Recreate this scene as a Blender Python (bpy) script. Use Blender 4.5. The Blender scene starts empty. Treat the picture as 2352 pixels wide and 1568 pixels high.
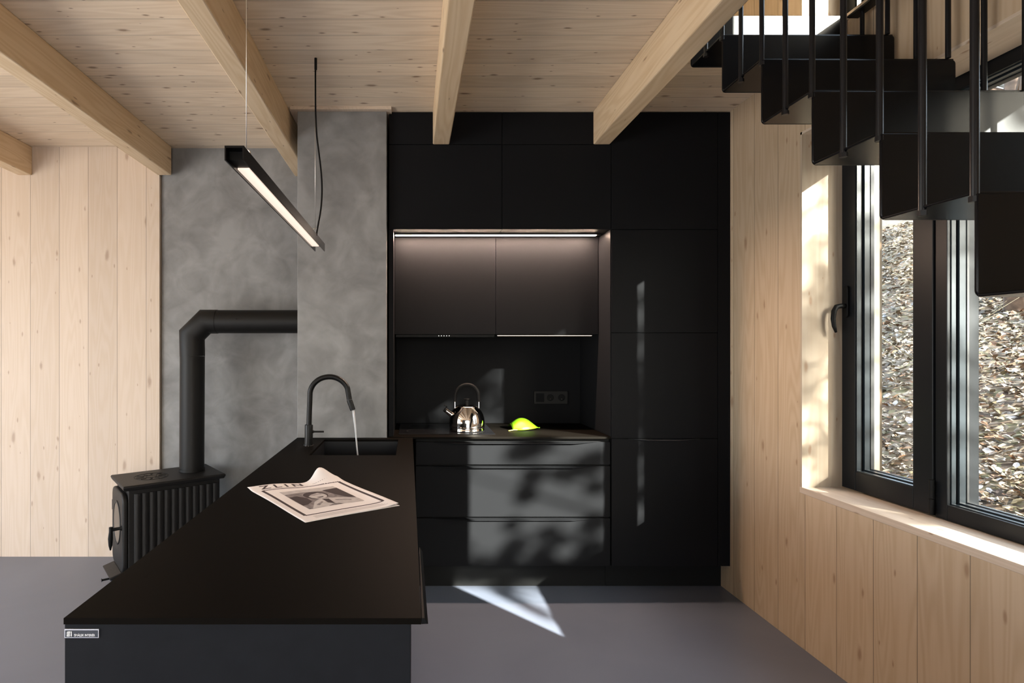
import bpy, bmesh, math, random
from mathutils import Vector, Matrix, Euler
random.seed(7)
R = math.radians
SC = bpy.context.scene
COL = SC.collection

# ------------------------------------------------------------------ camera, light, exposure
F = 1306.7; CX = 946.0; CY = 802.0; CH = 1.43        # focal length in pixels, vanishing point, camera height
cam_d = bpy.data.cameras.new('camera'); cam = bpy.data.objects.new('camera', cam_d); COL.objects.link(cam)
cam.location = (0, 0, CH); cam.rotation_euler = (R(90), 0, 0)
cam_d.sensor_width = 36; cam_d.lens = 20.0
cam_d.shift_x = (1176 - CX) / 2352; cam_d.shift_y = (CY - 784) / 2352
cam_d.clip_start = .02; cam_d.clip_end = 400
SC.camera = cam
SUN = Vector((-1, 1.214, -.69)).normalized()          # direction the light travels
sd = bpy.data.lights.new('sun', 'SUN'); sd.energy = 84; sd.angle = R(.55); sd.color = (1, .95, .87)
so = bpy.data.objects.new('sun', sd); COL.objects.link(so); so.rotation_euler = SUN.to_track_quat('-Z', 'Y').to_euler()
so.location = (14, -14, 12)
W = bpy.data.worlds.new('world'); SC.world = W; W.use_nodes = True
wn = W.node_tree.nodes; wl = W.node_tree.links
sky = wn.new('ShaderNodeTexSky'); sky.sky_type = 'NISHITA'; sky.sun_disc = False
sky.sun_elevation = R(24); sky.sun_rotation = R(140); sky.air_density = 1.0; sky.dust_density = 2.5; sky.ozone_density = 1.0
mx = wn.new('ShaderNodeMix'); mx.data_type = 'RGBA'; mx.inputs[0].default_value = .62
wl.new(sky.outputs[0], mx.inputs[6]); mx.inputs[7].default_value = (2.7, 3.05, 3.5, 1)
wl.new(mx.outputs[2], wn['Background'].inputs[0]); wn['Background'].inputs[1].default_value = 2.2
SC.view_settings.view_transform = 'Standard'; SC.view_settings.look = 'None'
SC.view_settings.gamma = 1; SC.view_settings.use_curve_mapping = False
SC.view_settings.exposure = 0.0
def daylight(name, loc, rot, sx, sy, power, col=(1, .97, .93)):
    d = bpy.data.lights.new(name, 'AREA'); d.shape = 'RECTANGLE'; d.size = sx; d.size_y = sy; d.energy = power; d.color = col
    o = bpy.data.objects.new(name, d); COL.objects.link(o); o.location = loc; o.rotation_euler = rot
# added area lamps standing in for daylight from outside the frame
daylight('daylight_fill_left', (-4.5, -.5, 1.15), (R(125), 0, R(-90)), 4.4, 2.0, 270)
daylight('daylight_fill_behind', (-1.0, -4.05, .95), (R(135), 0, R(180)), 4.5, 1.5, 70)
daylight('upper_fill', (-1.0, -4.09, 4.0), (R(90), 0, R(180)), 4.0, 1.6, 130, (.92, .96, 1))  # added lamp for the upper room, where the wall has no opening

# ------------------------------------------------------------------ materials
def new_mat(name):
    m = bpy.data.materials.new(name); m.use_nodes = True
    n = m.node_tree.nodes; return m, n, m.node_tree.links, n['Principled BSDF']
def pm(name, col, rough=.5, metal=0, spec=.5, emit=None, es=0, noise=0, nscale=30, bump=0, coat=0, ior=1.5):
    m, n, l, b = new_mat(name)
    b.inputs['Base Color'].default_value = (*col, 1); b.inputs['Roughness'].default_value = rough
    b.inputs['Metallic'].default_value = metal; b.inputs['Specular IOR Level'].default_value = spec
    b.inputs['Coat Weight'].default_value = coat; b.inputs['IOR'].default_value = ior
    if emit: b.inputs['Emission Color'].default_value = (*emit, 1); b.inputs['Emission Strength'].default_value = es
    tc = n.new('ShaderNodeTexCoord'); nz = n.new('ShaderNodeTexNoise'); nz.inputs['Scale'].default_value = nscale
    nz.inputs['Detail'].default_value = 5; l.new(tc.outputs['Object'], nz.inputs['Vector'])
    if noise:
        r = n.new('ShaderNodeMapRange'); l.new(nz.outputs['Fac'], r.inputs[0])
        r.inputs[1].default_value = .3; r.inputs[2].default_value = .7
        r.inputs[3].default_value = 1 - noise; r.inputs[4].default_value = 1 + noise
        v = n.new('ShaderNodeVectorMath'); v.operation = 'SCALE'; v.inputs[0].default_value = col
        l.new(r.outputs[0], v.inputs['Scale']); l.new(v.outputs[0], b.inputs['Base Color'])
    if bump:
        bp = n.new('ShaderNodeBump'); bp.inputs['Strength'].default_value = bump; bp.inputs['Distance'].default_value = .002
        l.new(nz.outputs['Fac'], bp.inputs['Height']); l.new(bp.outputs[0], b.inputs['Normal'])
    return m
def math_(n, l, op, a, b=None, c=None):
    q = n.new('ShaderNodeMath'); q.operation = op
    for i, v in enumerate((a, b, c)):
        if v is None: continue
        if isinstance(v, (int, float)): q.inputs[i].default_value = v
        else: l.new(v, q.inputs[i])
    return q.outputs[0]
def wood(name, along, across, width=.2, offset=0., base=(.62, .47, .32), dark=(.50, .35, .21), knot=(.30, .19, .115),
         seam=.012, kn=1.0, kscale=(2.3, 6.5), rough=.55, tone=.06, seed=0., seamdark=.3, prob=1.):
    m, n, l, b = new_mat(name)
    tc = n.new('ShaderNodeTexCoord'); sp = n.new('ShaderNodeSeparateXYZ'); l.new(tc.outputs['Object'], sp.inputs[0])
    ax = {'x': 0, 'y': 1, 'z': 2}; A = sp.outputs[ax[along]]; C = sp.outputs[ax[across]]
    T = sp.outputs[3 - ax[along] - ax[across]]
    M = lambda *a: math_(n, l, *a)
    u = M('DIVIDE', M('SUBTRACT', C, offset), width); idx = M('FLOOR', u); fr = M('FRACT', u)
    wnz = n.new('ShaderNodeTexWhiteNoise'); wnz.noise_dimensions = '1D'; l.new(M('ADD', idx, seed + .37), wnz.inputs['W'])
    rnd = wnz.outputs['Value']
    A2 = M('ADD', A, M('MULTIPLY', rnd, 17.0))
    def comb(a, c, t):
        q = n.new('ShaderNodeCombineXYZ'); l.new(a, q.inputs[0]); l.new(c, q.inputs[1]); l.new(t, q.inputs[2]); return q.outputs[0]
    # cathedral grain: contour lines of a stretched noise
    n1 = n.new('ShaderNodeTexNoise'); n1.inputs['Scale'].default_value = 1; n1.inputs['Detail'].default_value = 2
    l.new(comb(M('MULTIPLY', A2, .55), M('MULTIPLY', C, 7.0), M('MULTIPLY', T, 7.0)), n1.inputs['Vector'])
    ring = M('MULTIPLY_ADD', M('SINE', M('MULTIPLY', n1.outputs['Fac'], 95.0)), .5, .5)
    n2 = n.new('ShaderNodeTexNoise'); n2.inputs['Scale'].default_value = 1; n2.inputs['Detail'].default_value = 6; n2.inputs['Roughness'].default_value = .7
    l.new(comb(M('MULTIPLY', A2, 2.5), M('MULTIPLY', C, 90.0), M('MULTIPLY', T, 90.0)), n2.inputs['Vector'])
    g = M('ADD', M('MULTIPLY', ring, .38), M('MULTIPLY', n2.outputs['Fac'], .62))
    mix = n.new('ShaderNodeMix'); mix.data_type = 'RGBA'; mix.inputs[6].default_value = (*base, 1); mix.inputs[7].default_value = (*dark, 1)
    mr = n.new('ShaderNodeMapRange'); l.new(g, mr.inputs[0]); mr.inputs[1].default_value = .30; mr.inputs[2].default_value = .95
    l.new(mr.outputs[0], mix.inputs[0])
    # knots
    def knots(sa, sc, rad, prob, off):
        nd = n.new('ShaderNodeTexNoise'); nd.inputs['Scale'].default_value = 14; l.new(tc.outputs['Object'], nd.inputs['Vector'])
        dd = M('MULTIPLY', M('SUBTRACT', nd.outputs['Fac'], .5), .10)
        vo = n.new('ShaderNodeTexVoronoi'); vo.voronoi_dimensions = '2D'; vo.inputs['Scale'].default_value = 1
        l.new(comb(M('ADD', M('MULTIPLY', A2, sa), dd), M('ADD', M('MULTIPLY', M('ADD', C, T), sc), M('ADD', dd, off)), T), vo.inputs['Vector'])
        cs = n.new('ShaderNodeSeparateColor'); l.new(vo.outputs['Color'], cs.inputs[0])
        q = n.new('ShaderNodeMapRange'); l.new(vo.outputs['Distance'], q.inputs[0]); q.interpolation_type = 'SMOOTHSTEP'
        l.new(M('MULTIPLY', M('MULTIPLY_ADD', cs.outputs[0], 1.0, .35), rad), q.inputs[2]); q.inputs[1].default_value = 0
        q.inputs[3].default_value = 1; q.inputs[4].default_value = 0
        return M('MULTIPLY', q.outputs[0], M('GREATER_THAN', cs.outputs[1], 1 - prob))
    k = M('MAXIMUM', knots(kscale[0], kscale[1], .125 * kn, .55 * prob, 3.1), knots(kscale[0] * 1.9, kscale[1] * 1.9, .11 * kn, .3 * prob, 9.7))
    mk = n.new('ShaderNodeMix'); mk.data_type = 'RGBA'; l.new(M('MINIMUM', M('MULTIPLY', k, 1.1), .85), mk.inputs[0])
    l.new(mix.outputs[2], mk.inputs[6]); mk.inputs[7].default_value = (*knot, 1)
    # seam between planks
    e = M('MINIMUM', fr, M('SUBTRACT', 1.0, fr))
    sm = n.new('ShaderNodeMapRange'); l.new(e, sm.inputs[0]); sm.inputs[1].default_value = seam * .35; sm.inputs[2].default_value = seam
    sm.inputs[3].default_value = seamdark; sm.inputs[4].default_value = 1
    if seam <= 0: sm.inputs[3].default_value = 1
    tn = M('MULTIPLY', M('MULTIPLY_ADD', M('SUBTRACT', rnd, .5), tone * 2, 1.0), sm.outputs[0])
    vm = n.new('ShaderNodeVectorMath'); vm.operation = 'SCALE'; l.new(mk.outputs[2], vm.inputs[0]); l.new(tn, vm.inputs['Scale'])
    l.new(vm.outputs[0], b.inputs['Base Color']); b.inputs['Roughness'].default_value = rough; b.inputs['Specular IOR Level'].default_value = .35
    bp = n.new('ShaderNodeBump'); bp.inputs['Strength'].default_value = .5; bp.inputs['Distance'].default_value = .002
    l.new(sm.outputs[0], bp.inputs['Height']); l.new(bp.outputs[0], b.inputs['Normal'])
    return m
def plaster(name):
    m, n, l, b = new_mat(name)
    tc = n.new('ShaderNodeTexCoord')
    a = n.new('ShaderNodeTexNoise'); a.inputs['Scale'].default_value = 2.6; a.inputs['Detail'].default_value = 7; a.inputs['Distortion'].default_value = .5; a.inputs['Roughness'].default_value = .58
    c = n.new('ShaderNodeTexNoise'); c.inputs['Scale'].default_value = 6.5; c.inputs['Detail'].default_value = 4; c.inputs['Distortion'].default_value = .9
    for q in (a, c): l.new(tc.outputs['Object'], q.inputs['Vector'])
    s = math_(n, l, 'MULTIPLY_ADD', c.outputs['Fac'], .45, math_(n, l, 'MULTIPLY', a.outputs['Fac'], .75))
    r = n.new('ShaderNodeValToRGB'); l.new(s, r.inputs[0])
    e = r.color_ramp.elements; e[0].position = .45; e[0].color = (.148, .146, .142, 1); e[1].position = .76; e[1].color = (.262, .260, .257, 1)
    l.new(r.outputs[0], b.inputs['Base Color']); b.inputs['Roughness'].default_value = .6; b.inputs['Specular IOR Level'].default_value = .3
    return m
def floor_mat():
    m, n, l, b = new_mat('poured_grey_floor')
    tc = n.new('ShaderNodeTexCoord')
    a = n.new('ShaderNodeTexNoise'); a.inputs['Scale'].default_value = 1.3; a.inputs['Detail'].default_value = 6; a.inputs['Distortion'].default_value = .8
    l.new(tc.outputs['Object'], a.inputs['Vector'])
    r = n.new('ShaderNodeValToRGB'); l.new(a.outputs['Fac'], r.inputs[0])
    e = r.color_ramp.elements; e[0].position = .3; e[0].color = (.106, .119, .156, 1); e[1].position = .75; e[1].color = (.134, .148, .188, 1)
    l.new(r.outputs[0], b.inputs['Base Color']); b.inputs['Roughness'].default_value = .30; b.inputs['Specular IOR Level'].default_value = .5
    return m
def glass_mat(name, t=.80, tint=(.97, 1, .99)):
    m = bpy.data.materials.new(name); m.use_nodes = True; n = m.node_tree.nodes; l = m.node_tree.links
    n.remove(n['Principled BSDF']); out = n['Material Output']
    tr = n.new('ShaderNodeBsdfTransparent'); tr.inputs[0].default_value = (t * tint[0], t * tint[1], t * tint[2], 1)
    gl = n.new('ShaderNodeBsdfGlossy'); gl.inputs['Roughness'].default_value = 0.0
    fr = n.new('ShaderNodeFresnel'); mx = n.new('ShaderNodeMixShader')
    ge = n.new('ShaderNodeNewGeometry'); io = n.new('ShaderNodeMapRange'); l.new(ge.outputs['Backfacing'], io.inputs[0])
    io.inputs[3].default_value = 1.45; io.inputs[4].default_value = 1 / 1.45; l.new(io.outputs[0], fr.inputs[0])
    l.new(fr.outputs[0], mx.inputs[0]); l.new(tr.outputs[0], mx.inputs[1]); l.new(gl.outputs[0], mx.inputs[2]); l.new(mx.outputs[0], out.inputs[0])
    return m
PINE = dict(base=(.50, .38, .262), dark=(.425, .31, .195))
M_WR = wood('pine_planks_right_wall', 'z', 'y', .2, .105, seed=2, kn=.85, prob=.7, seamdark=.42, **PINE)
M_WB = wood('pine_planks_back_wall', 'z', 'x', .2, -1.833, base=(.56, .455, .365), dark=(.51, .40, .30), seed=5, kn=.85, prob=.8, knot=(.36, .26, .19), seamdark=.5)
M_WX = wood('pine_planks_side_wall', 'z', 'y', .2, 0, seed=9, **PINE)
M_CE = wood('pine_ceiling_boards', 'x', 'y', .125, .03, base=(.76, .625, .475), dark=(.65, .51, .365), seam=.03, kn=.95, prob=.95, kscale=(3.4, 9.0), tone=.085, seed=11, seamdark=.72, knot=(.24, .15, .09))
M_BM = wood('spruce_beam', 'y', 'x', 5.0, -2.5, base=(.70, .54, .36), dark=(.58, .41, .24), seam=0, kn=.8, kscale=(1.8, 9), tone=0, seed=3)
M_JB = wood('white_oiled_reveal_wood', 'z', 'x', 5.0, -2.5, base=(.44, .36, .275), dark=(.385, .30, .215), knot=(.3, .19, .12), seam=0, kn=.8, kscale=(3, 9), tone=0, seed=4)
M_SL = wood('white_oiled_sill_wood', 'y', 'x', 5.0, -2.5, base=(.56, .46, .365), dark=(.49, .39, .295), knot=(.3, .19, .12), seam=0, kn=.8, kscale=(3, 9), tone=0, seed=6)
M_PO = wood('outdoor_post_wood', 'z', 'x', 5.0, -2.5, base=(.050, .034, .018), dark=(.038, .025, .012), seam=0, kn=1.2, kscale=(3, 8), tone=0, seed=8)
M_DKW = pm('dark_unseen_wall', (.03, .03, .032), .7, spec=.2)  # unseen front wall coloured dark to keep reflections in the black fronts low
M_PL = plaster('grey_trowelled_plaster'); M_FL = floor_mat()
M_BK = pm('black_matt_laminate', (.0088, .0090, .0100), .45, spec=.03)
M_CB = pm('cabinet_carcass_black', (.004, .004, .004), .7, spec=.2)
M_TOP = pm('black_compact_worktop', (.0040, .0032, .0025), .55, ior=1.10, spec=.5, noise=.06, nscale=60)
M_IS = pm('black_woodgrain_panel', (.0078, .0086, .0112), .5, spec=.12, noise=.10, nscale=25, bump=.35)
M_HD = pm('black_metal_handle', (.03, .03, .032), .28, metal=.3)
M_ST = pm('black_powder_coated_steel', (.0025, .0027, .0035), .25, spec=.18)
M_RD = pm('black_steel_rod', (.004, .004, .005), .35, spec=.3)
M_CI = pm('black_cast_iron', (.0095, .0085, .0080), .48, spec=.28, noise=.08, nscale=80, bump=.3)
M_PI = pm('black_flue_enamel', (.006, .0055, .005), .5, spec=.5, ior=1.32)
M_FR = pm('anthracite_window_frame', (.007, .008, .0095), .36, spec=.22)
M_SEAL = pm('rubber_gasket', (.008, .008, .008), .6)
M_ALU = pm('grey_blue_glazing_bead', (.014, .020, .025), .35, spec=.35)
M_GL = glass_mat('window_glass', .90); M_STG = pm('stove_door_glass', (.004, .004, .004), .12, spec=.25)
M_CR = pm('polished_steel', (.80, .76, .72), .06, metal=1)
M_PLAS = pm('black_plastic', (.006, .006, .006), .5, spec=.12)
M_SINK = pm('black_granite_sink', (.006, .006, .007), .4, spec=.3)
M_TAP = pm('matt_black_tap', (.005, .005, .005), .38, spec=.5, ior=1.3)
M_LED = pm('warm_led_strip', (1, .8, .6), .5, emit=(1, .72, .55), es=620)
M_LED2 = pm('warm_led_strip_low', (1, .8, .6), .5, emit=(1, .78, .62), es=4)
M_LAMP = pm('lamp_diffuser', (.8, .7, .6), .5, emit=(1, .80, .66), es=.92)
M_DOT = pm('white_button_light', (1, 1, 1), .5, emit=(1, .95, .9), es=2)
M_WIRE = pm('steel_wire', (.55, .52, .48), .3, metal=.9)
M_HOB = pm('black_ceramic_glass', (.006, .006, .007), .10, spec=.6)
M_OUT = pm('black_socket_plastic', (.012, .0115, .011), .5, spec=.2)
M_PAP = pm('newsprint', (.80, .745, .715), .85, spec=.1, noise=.04, nscale=9)
M_INK = pm('newspaper_ink', (.075, .06, .06), .9, spec=.1)
M_INK2 = pm('pale_newspaper_ink', (.42, .37, .35), .9, spec=.1)
M_MID = pm('mid_newspaper_ink', (.24, .21, .205), .9, spec=.1, noise=.35, nscale=60)
M_LIT = pm('light_newspaper_ink', (.50, .46, .44), .9, spec=.1, noise=.12, nscale=60)
M_SLV = pm('silver_plate_edge', (.75, .75, .78), .3, metal=.8)
M_PLT = pm('grey_name_plate', (.06, .065, .075), .35, metal=.5)
M_WHT = pm('white_print', (.85, .87, .9), .5)
M_XS = pm('outdoor_grey_sill', (.22, .24, .23), .6, noise=.1, nscale=12)
M_XW = pm('outdoor_wall_board', (.10, .09, .08), .7, noise=.2)
M_BARK = pm('pine_bark', (.13, .085, .06), .9, noise=.45, nscale=9, bump=.6)
M_BARK2 = pm('grey_bark', (.16, .145, .125), .9, noise=.4, nscale=12, bump=.6)
M_TWIG = pm('twig', (.10, .085, .05), .8, noise=.3)
M_NEED = pm('pine_needles', (.05, .09, .03), .7, noise=.4, nscale=3)
def leafmat():
    m, n, l, b = new_mat('anthurium_leaf')
    tc = n.new('ShaderNodeTexCoord'); nz = n.new('ShaderNodeTexNoise'); nz.inputs['Scale'].default_value = 25; l.new(tc.outputs['Object'], nz.inputs['Vector'])
    r = n.new('ShaderNodeValToRGB'); l.new(nz.outputs['Fac'], r.inputs[0]); e = r.color_ramp.elements
    e[0].color = (.085, .22, .003, 1); e[1].color = (.17, .36, .005, 1)
    l.new(r.outputs[0], b.inputs['Base Color']); b.inputs['Roughness'].default_value = .38
    b.inputs['Transmission Weight'].default_value = 0
    return m
M_LEAF = leafmat(); M_STEM = pm('leaf_stem', (.5, .42, .08), .5)
def ground_mat():
    m, n, l, b = new_mat('leaf_litter_ground')
    tc = n.new('ShaderNodeTexCoord')
    v = n.new('ShaderNodeTexVoronoi'); v.inputs['Scale'].default_value = 16; v.inputs['Randomness'].default_value = 1
    nz = n.new('ShaderNodeTexNoise'); nz.inputs['Scale'].default_value = 9; nz.inputs['Detail'].default_value = 4
    add = n.new('ShaderNodeVectorMath'); add.operation = 'MULTIPLY_ADD'
    l.new(tc.outputs['Object'], nz.inputs['Vector']); l.new(nz.outputs['Color'], add.inputs[0]); add.inputs[1].default_value = (.18, .18, .18); l.new(tc.outputs['Object'], add.inputs[2])
    l.new(add.outputs[0], v.inputs['Vector'])
    cs = n.new('ShaderNodeSeparateColor'); l.new(v.outputs['Color'], cs.inputs[0])
    r = n.new('ShaderNodeValToRGB'); l.new(cs.outputs[0], r.inputs[0]); e = r.color_ramp.elements
    e[0].color = (.05, .035, .022, 1); e[1].color = (.30, .25, .20, 1)
    for p, c in ((.25, (.10, .055, .03)), (.45, (.17, .115, .07)), (.65, (.13, .12, .05)), (.82, (.22, .17, .12))):
        q = e.new(p); q.color = (*c, 1)
    big = n.new('ShaderNodeTexNoise'); big.inputs['Scale'].default_value = .8; big.inputs['Detail'].default_value = 3; l.new(tc.outputs['Object'], big.inputs['Vector'])
    mr = n.new('ShaderNodeMapRange'); l.new(big.outputs['Fac'], mr.inputs[0]); mr.inputs[1].default_value = .3; mr.inputs[2].default_value = .7; mr.inputs[3].default_value = .45; mr.inputs[4].default_value = .85
    sc = n.new('ShaderNodeVectorMath'); sc.operation = 'SCALE'; l.new(r.outputs[0], sc.inputs[0]); l.new(mr.outputs[0], sc.inputs['Scale'])
    l.new(sc.outputs[0], b.inputs['Base Color']); b.inputs['Roughness'].default_value = .9
    bp = n.new('ShaderNodeBump'); bp.inputs['Strength'].default_value = .8; bp.inputs['Distance'].default_value = .03
    l.new(cs.outputs[1], bp.inputs['Height']); l.new(bp.outputs[0], b.inputs['Normal'])
    return m
def litter_mat():
    m, n, l, b = new_mat('fallen_leaves')
    g = n.new('ShaderNodeNewGeometry')
    r = n.new('ShaderNodeValToRGB'); l.new(g.outputs['Random Per Island'], r.inputs[0]); e = r.color_ramp.elements
    r.color_ramp.interpolation = 'CONSTANT'
    e[0].color = (.12, .07, .04, 1); e[1].position = .9; e[1].color = (.36, .34, .34, 1)
    for p, c in ((.15, (.19, .145, .10)), (.38, (.26, .205, .155)), (.58, (.17, .08, .035)), (.66, (.08, .06, .04)), (.78, (.20, .165, .10))):
        q = e.new(p); q.color = (*c, 1)
    sv = n.new('ShaderNodeVectorMath'); sv.operation = 'SCALE'; sv.inputs['Scale'].default_value = .72; l.new(r.outputs[0], sv.inputs[0]); l.new(sv.outputs[0], b.inputs['Base Color']); b.inputs['Roughness'].default_value = .75
    return m
M_GR = ground_mat(); M_LIT2 = litter_mat()

# ------------------------------------------------------------------ helpers
def PX(px, py, d):                                       # a point of the photograph at depth d
    return Vector(((px - CX) * d / F, d, CH + (CY - py) * d / F))
def thing(name, label, cat, loc=(0, 0, 0), rotz=0, group=None):
    o = bpy.data.objects.new(name, None); COL.objects.link(o); o.location = loc; o.rotation_euler = (0, 0, rotz)
    o.empty_display_size = .05; o['label'] = label; o['category'] = cat
    if group: o['group'] = group
    return o
def tag(o, label, cat, group=None):
    o['label'] = label; o['category'] = cat
    if group: o['group'] = group
    return o
def wloc(p):
    v = Vector((0, 0, 0))
    while p is not None: v += p.location; p = p.parent
    return v
def obj(name, bm, mat, parent=None, smooth=False, bevel=0, local=False, label=None, seg=2):
    if parent is not None and not local:
        bmesh.ops.translate(bm, vec=-wloc(parent), verts=bm.verts)
    bmesh.ops.recalc_face_normals(bm, faces=bm.faces)
    me = bpy.data.meshes.new(name); bm.to_mesh(me); bm.free()
    if smooth:
        for p in me.polygons: p.use_smooth = True
    o = bpy.data.objects.new(name, me); COL.objects.link(o); me.materials.append(mat)
    if parent is not None: o.parent = parent
    if bevel:
        b = o.modifiers.new('bevel', 'BEVEL'); b.width = bevel; b.segments = seg; b.limit_method = 'ANGLE'; b.angle_limit = R(40)
    if smooth == 'auto':
        for p in me.polygons: p.use_smooth = True
        me.set_sharp_from_angle(angle=R(38))
    if label: o['label'] = label
    return o
def struct(name, bm, mat, **k):
    o = obj(name, bm, mat, **k); o['kind'] = 'structure'; return o
def box(bm, x0, x1, y0, y1, z0, z1):
    v = [bm.verts.new((x, y, z)) for x in (x0, x1) for y in (y0, y1) for z in (z0, z1)]
    for f in ((0, 1, 3, 2), (4, 6, 7, 5), (0, 4, 5, 1), (2, 3, 7, 6), (0, 2, 6, 4), (1, 5, 7, 3)):
        bm.faces.new([v[i] for i in f])
    return bm
def B(*a):
    bm = bmesh.new()
    if a: box(bm, *a)
    return bm
def prism(bm, pts, axis, a, b):
    """polygon pts in the plane across axis, extruded from a to b"""
    def mk(p, t):
        if axis == 'x': return (t, p[0], p[1])
        if axis == 'y': return (p[0], t, p[1])
        return (p[0], p[1], t)
    A = [bm.verts.new(mk(p, a)) for p in pts]; C = [bm.verts.new(mk(p, b)) for p in pts]
    bm.faces.new(A); bm.faces.new(list(reversed(C)))
    for i in range(len(pts)):
        j = (i + 1) % len(pts); bm.faces.new((A[i], A[j], C[j], C[i]))
    return bm
def rrect(x0, x1, z0, z1, r, n=5, which=(1, 1, 1, 1)):
    pts = []
    for k, (cx, cz, a0) in enumerate(((x1 - r, z1 - r, 0), (x0 + r, z1 - r, 90), (x0 + r, z0 + r, 180), (x1 - r, z0 + r, 270))):
        if which[k]:
            for i in range(n + 1):
                a = R(a0 + 90 * i / n); pts.append((cx + r * math.cos(a), cz + r * math.sin(a)))
        else:
            pts.append((x1 if k in (0, 3) else x0, z1 if k < 2 else z0))
    return pts
def tube(bm, path, rad, n=14, cap=True):
    path = [Vector(p) for p in path]; m = len(path)
    rs = rad if isinstance(rad, (list, tuple)) else [rad] * m
    rings = []; up = None
    for i, p in enumerate(path):
        if i == 0: t = path[1] - p
        elif i == m - 1: t = p - path[i - 1]
        else: t = (path[i + 1] - p).normalized() + (p - path[i - 1]).normalized()
        t.normalize()
        if up is None:
            up = Vector((0, 0, 1)) if abs(t.z) < .9 else Vector((1, 0, 0))
        s = t.cross(up).normalized(); up = s.cross(t).normalized()
        k = 1.0
        if 0 < i < m - 1:
            c = (path[i + 1] - p).normalized().dot(t); k = 1 / max(c, .5)
            bend = ((path[i + 1] - p).normalized() - (p - path[i - 1]).normalized())
            bd = bend.normalized() if bend.length > 1e-5 else None
        else: bd = None
        ring = []
        for j in range(n):
            a = 2 * math.pi * j / n; d = s * math.cos(a) * rs[i] + up * math.sin(a) * rs[i]
            if bd is not None: d = d + bd * d.dot(bd) * (k - 1)
            ring.append(bm.verts.new(p + d))
        rings.append(ring)
    for i in range(m - 1):
        for j in range(n):
            q = (j + 1) % n; bm.faces.new((rings[i][j], rings[i][q], rings[i + 1][q], rings[i + 1][j]))
    if cap: bm.faces.new(list(reversed(rings[0]))); bm.faces.new(rings[-1])
    return bm
def lathe(bm, prof, c=(0, 0, 0), n=40):
    rings = []
    for r, z in prof:
        if r < 1e-6: rings.append([bm.verts.new((c[0], c[1], c[2] + z))])
        else: rings.append([bm.verts.new((c[0] + r * math.cos(2 * math.pi * j / n), c[1] + r * math.sin(2 * math.pi * j / n), c[2] + z)) for j in range(n)])
    for a, b in zip(rings, rings[1:]):
        for j in range(n):
            q = (j + 1) % n
            if len(a) == 1 and len(b) == 1: continue
            if len(a) == 1: bm.faces.new((a[0], b[j], b[q]))
            elif len(b) == 1: bm.faces.new((a[j], a[q], b[0]))
            else: bm.faces.new((a[j], a[q], b[q], b[j]))
    return bm
def arc(c, r, a0, a1, n, plane='xz'):
    out = []
    for i in range(n + 1):
        a = R(a0 + (a1 - a0) * i / n)
        if plane == 'xz': out.append(Vector((c[0] + r * math.cos(a), c[1], c[2] + r * math.sin(a))))
        else: out.append(Vector((c[0] + r * math.cos(a), c[1] + r * math.sin(a), c[2])))
    return out
def text_mesh(s, size, shear=0, space=1.0, bold=0, xs=1.0):
    c = bpy.data.curves.new('lettering', 'FONT'); c.body = s; c.size = size; c.shear = shear; c.space_character = space
    c.offset = bold; c.extrude = 0
    t = bpy.data.objects.new('lettering', c); COL.objects.link(t)
    bpy.context.view_layer.update()
    me = bpy.data.meshes.new_from_object(t.evaluated_get(bpy.context.evaluated_depsgraph_get()))
    bpy.data.objects.remove(t); bpy.data.curves.remove(c)
    bm = bmesh.new(); bm.from_mesh(me); bpy.data.meshes.remove(me)
    for v in bm.verts: v.co.x *= xs
    return bm

# ------------------------------------------------------------------ the room shell
XW = 1.87; ZC = 2.826; YB = 3.95; YF = 3.338; ZUP = 2.849
ST0, ST1 = 1.19, 1.848                                   # left and right edge of the stairs
struct('floor', B(-4.6, 2.25, -4.1, 4.1, -.12, 0), M_FL)
bm = B(-4.6, 1.165, -4.1, 4.1, ZC, ZUP); box(bm, 1.165, XW, 2.445, 4.1, ZC, ZUP); box(bm, 1.165, XW, -4.1, -1.1, ZC, ZUP)
struct('ceiling', bm, M_CE)
# right wall with two openings
WY0, WY1, WZ0, WZ1 = 1.02, 2.736, .770, 2.471
UY0, UY1, UZ0, UZ1 = 1.36, 2.736, 2.87, 4.70
XO = 2.25
bm = bmesh.new()
box(bm, XW, XO, -4.1, WY0, -.1, 2.66); box(bm, XW, XO, WY1, 4.1, -.1, 2.66)
box(bm, XW, XO, WY0, WY1, -.1, WZ0 - .03); box(bm, XW, XO, WY0, WY1, WZ1, 2.66)
box(bm, XW, XO, -4.1, UY0, 2.66, 5.3); box(bm, XW, XO, UY1, 4.1, 2.66, 5.3)
box(bm, XW, XO, UY0, UY1, 2.66, UZ0 - .03); box(bm, XW, XO, UY0, UY1, UZ1, 5.3)
struct('wall_right', bm, M_WR)
struct('trim_1', B(XW - .002, 2.06, WY1 - .012, WY1, WZ0, WZ1), M_JB)            # far window reveal board
struct('trim_2', B(XW - .002, 2.06, WY0, WY0 + .012, WZ0, WZ1), M_JB)
struct('trim_3', B(XW - .002, 2.06, WY0, WY1, WZ1 - .012, WZ1), M_SL)
struct('trim_4', B(XW - .002, 2.06, UY1 - .012, UY1, UZ0, UZ1), M_JB)
struct('trim_5', B(XW - .002, 2.06, WY0 - .001, WY1 + .006, WZ0 - .03, WZ0), M_SL, bevel=.002)     # sill board
struct('trim_6', B(XW - .004, 2.06, UY0, UY1, UZ0 - .03, UZ0), M_SL, bevel=.002)
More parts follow.
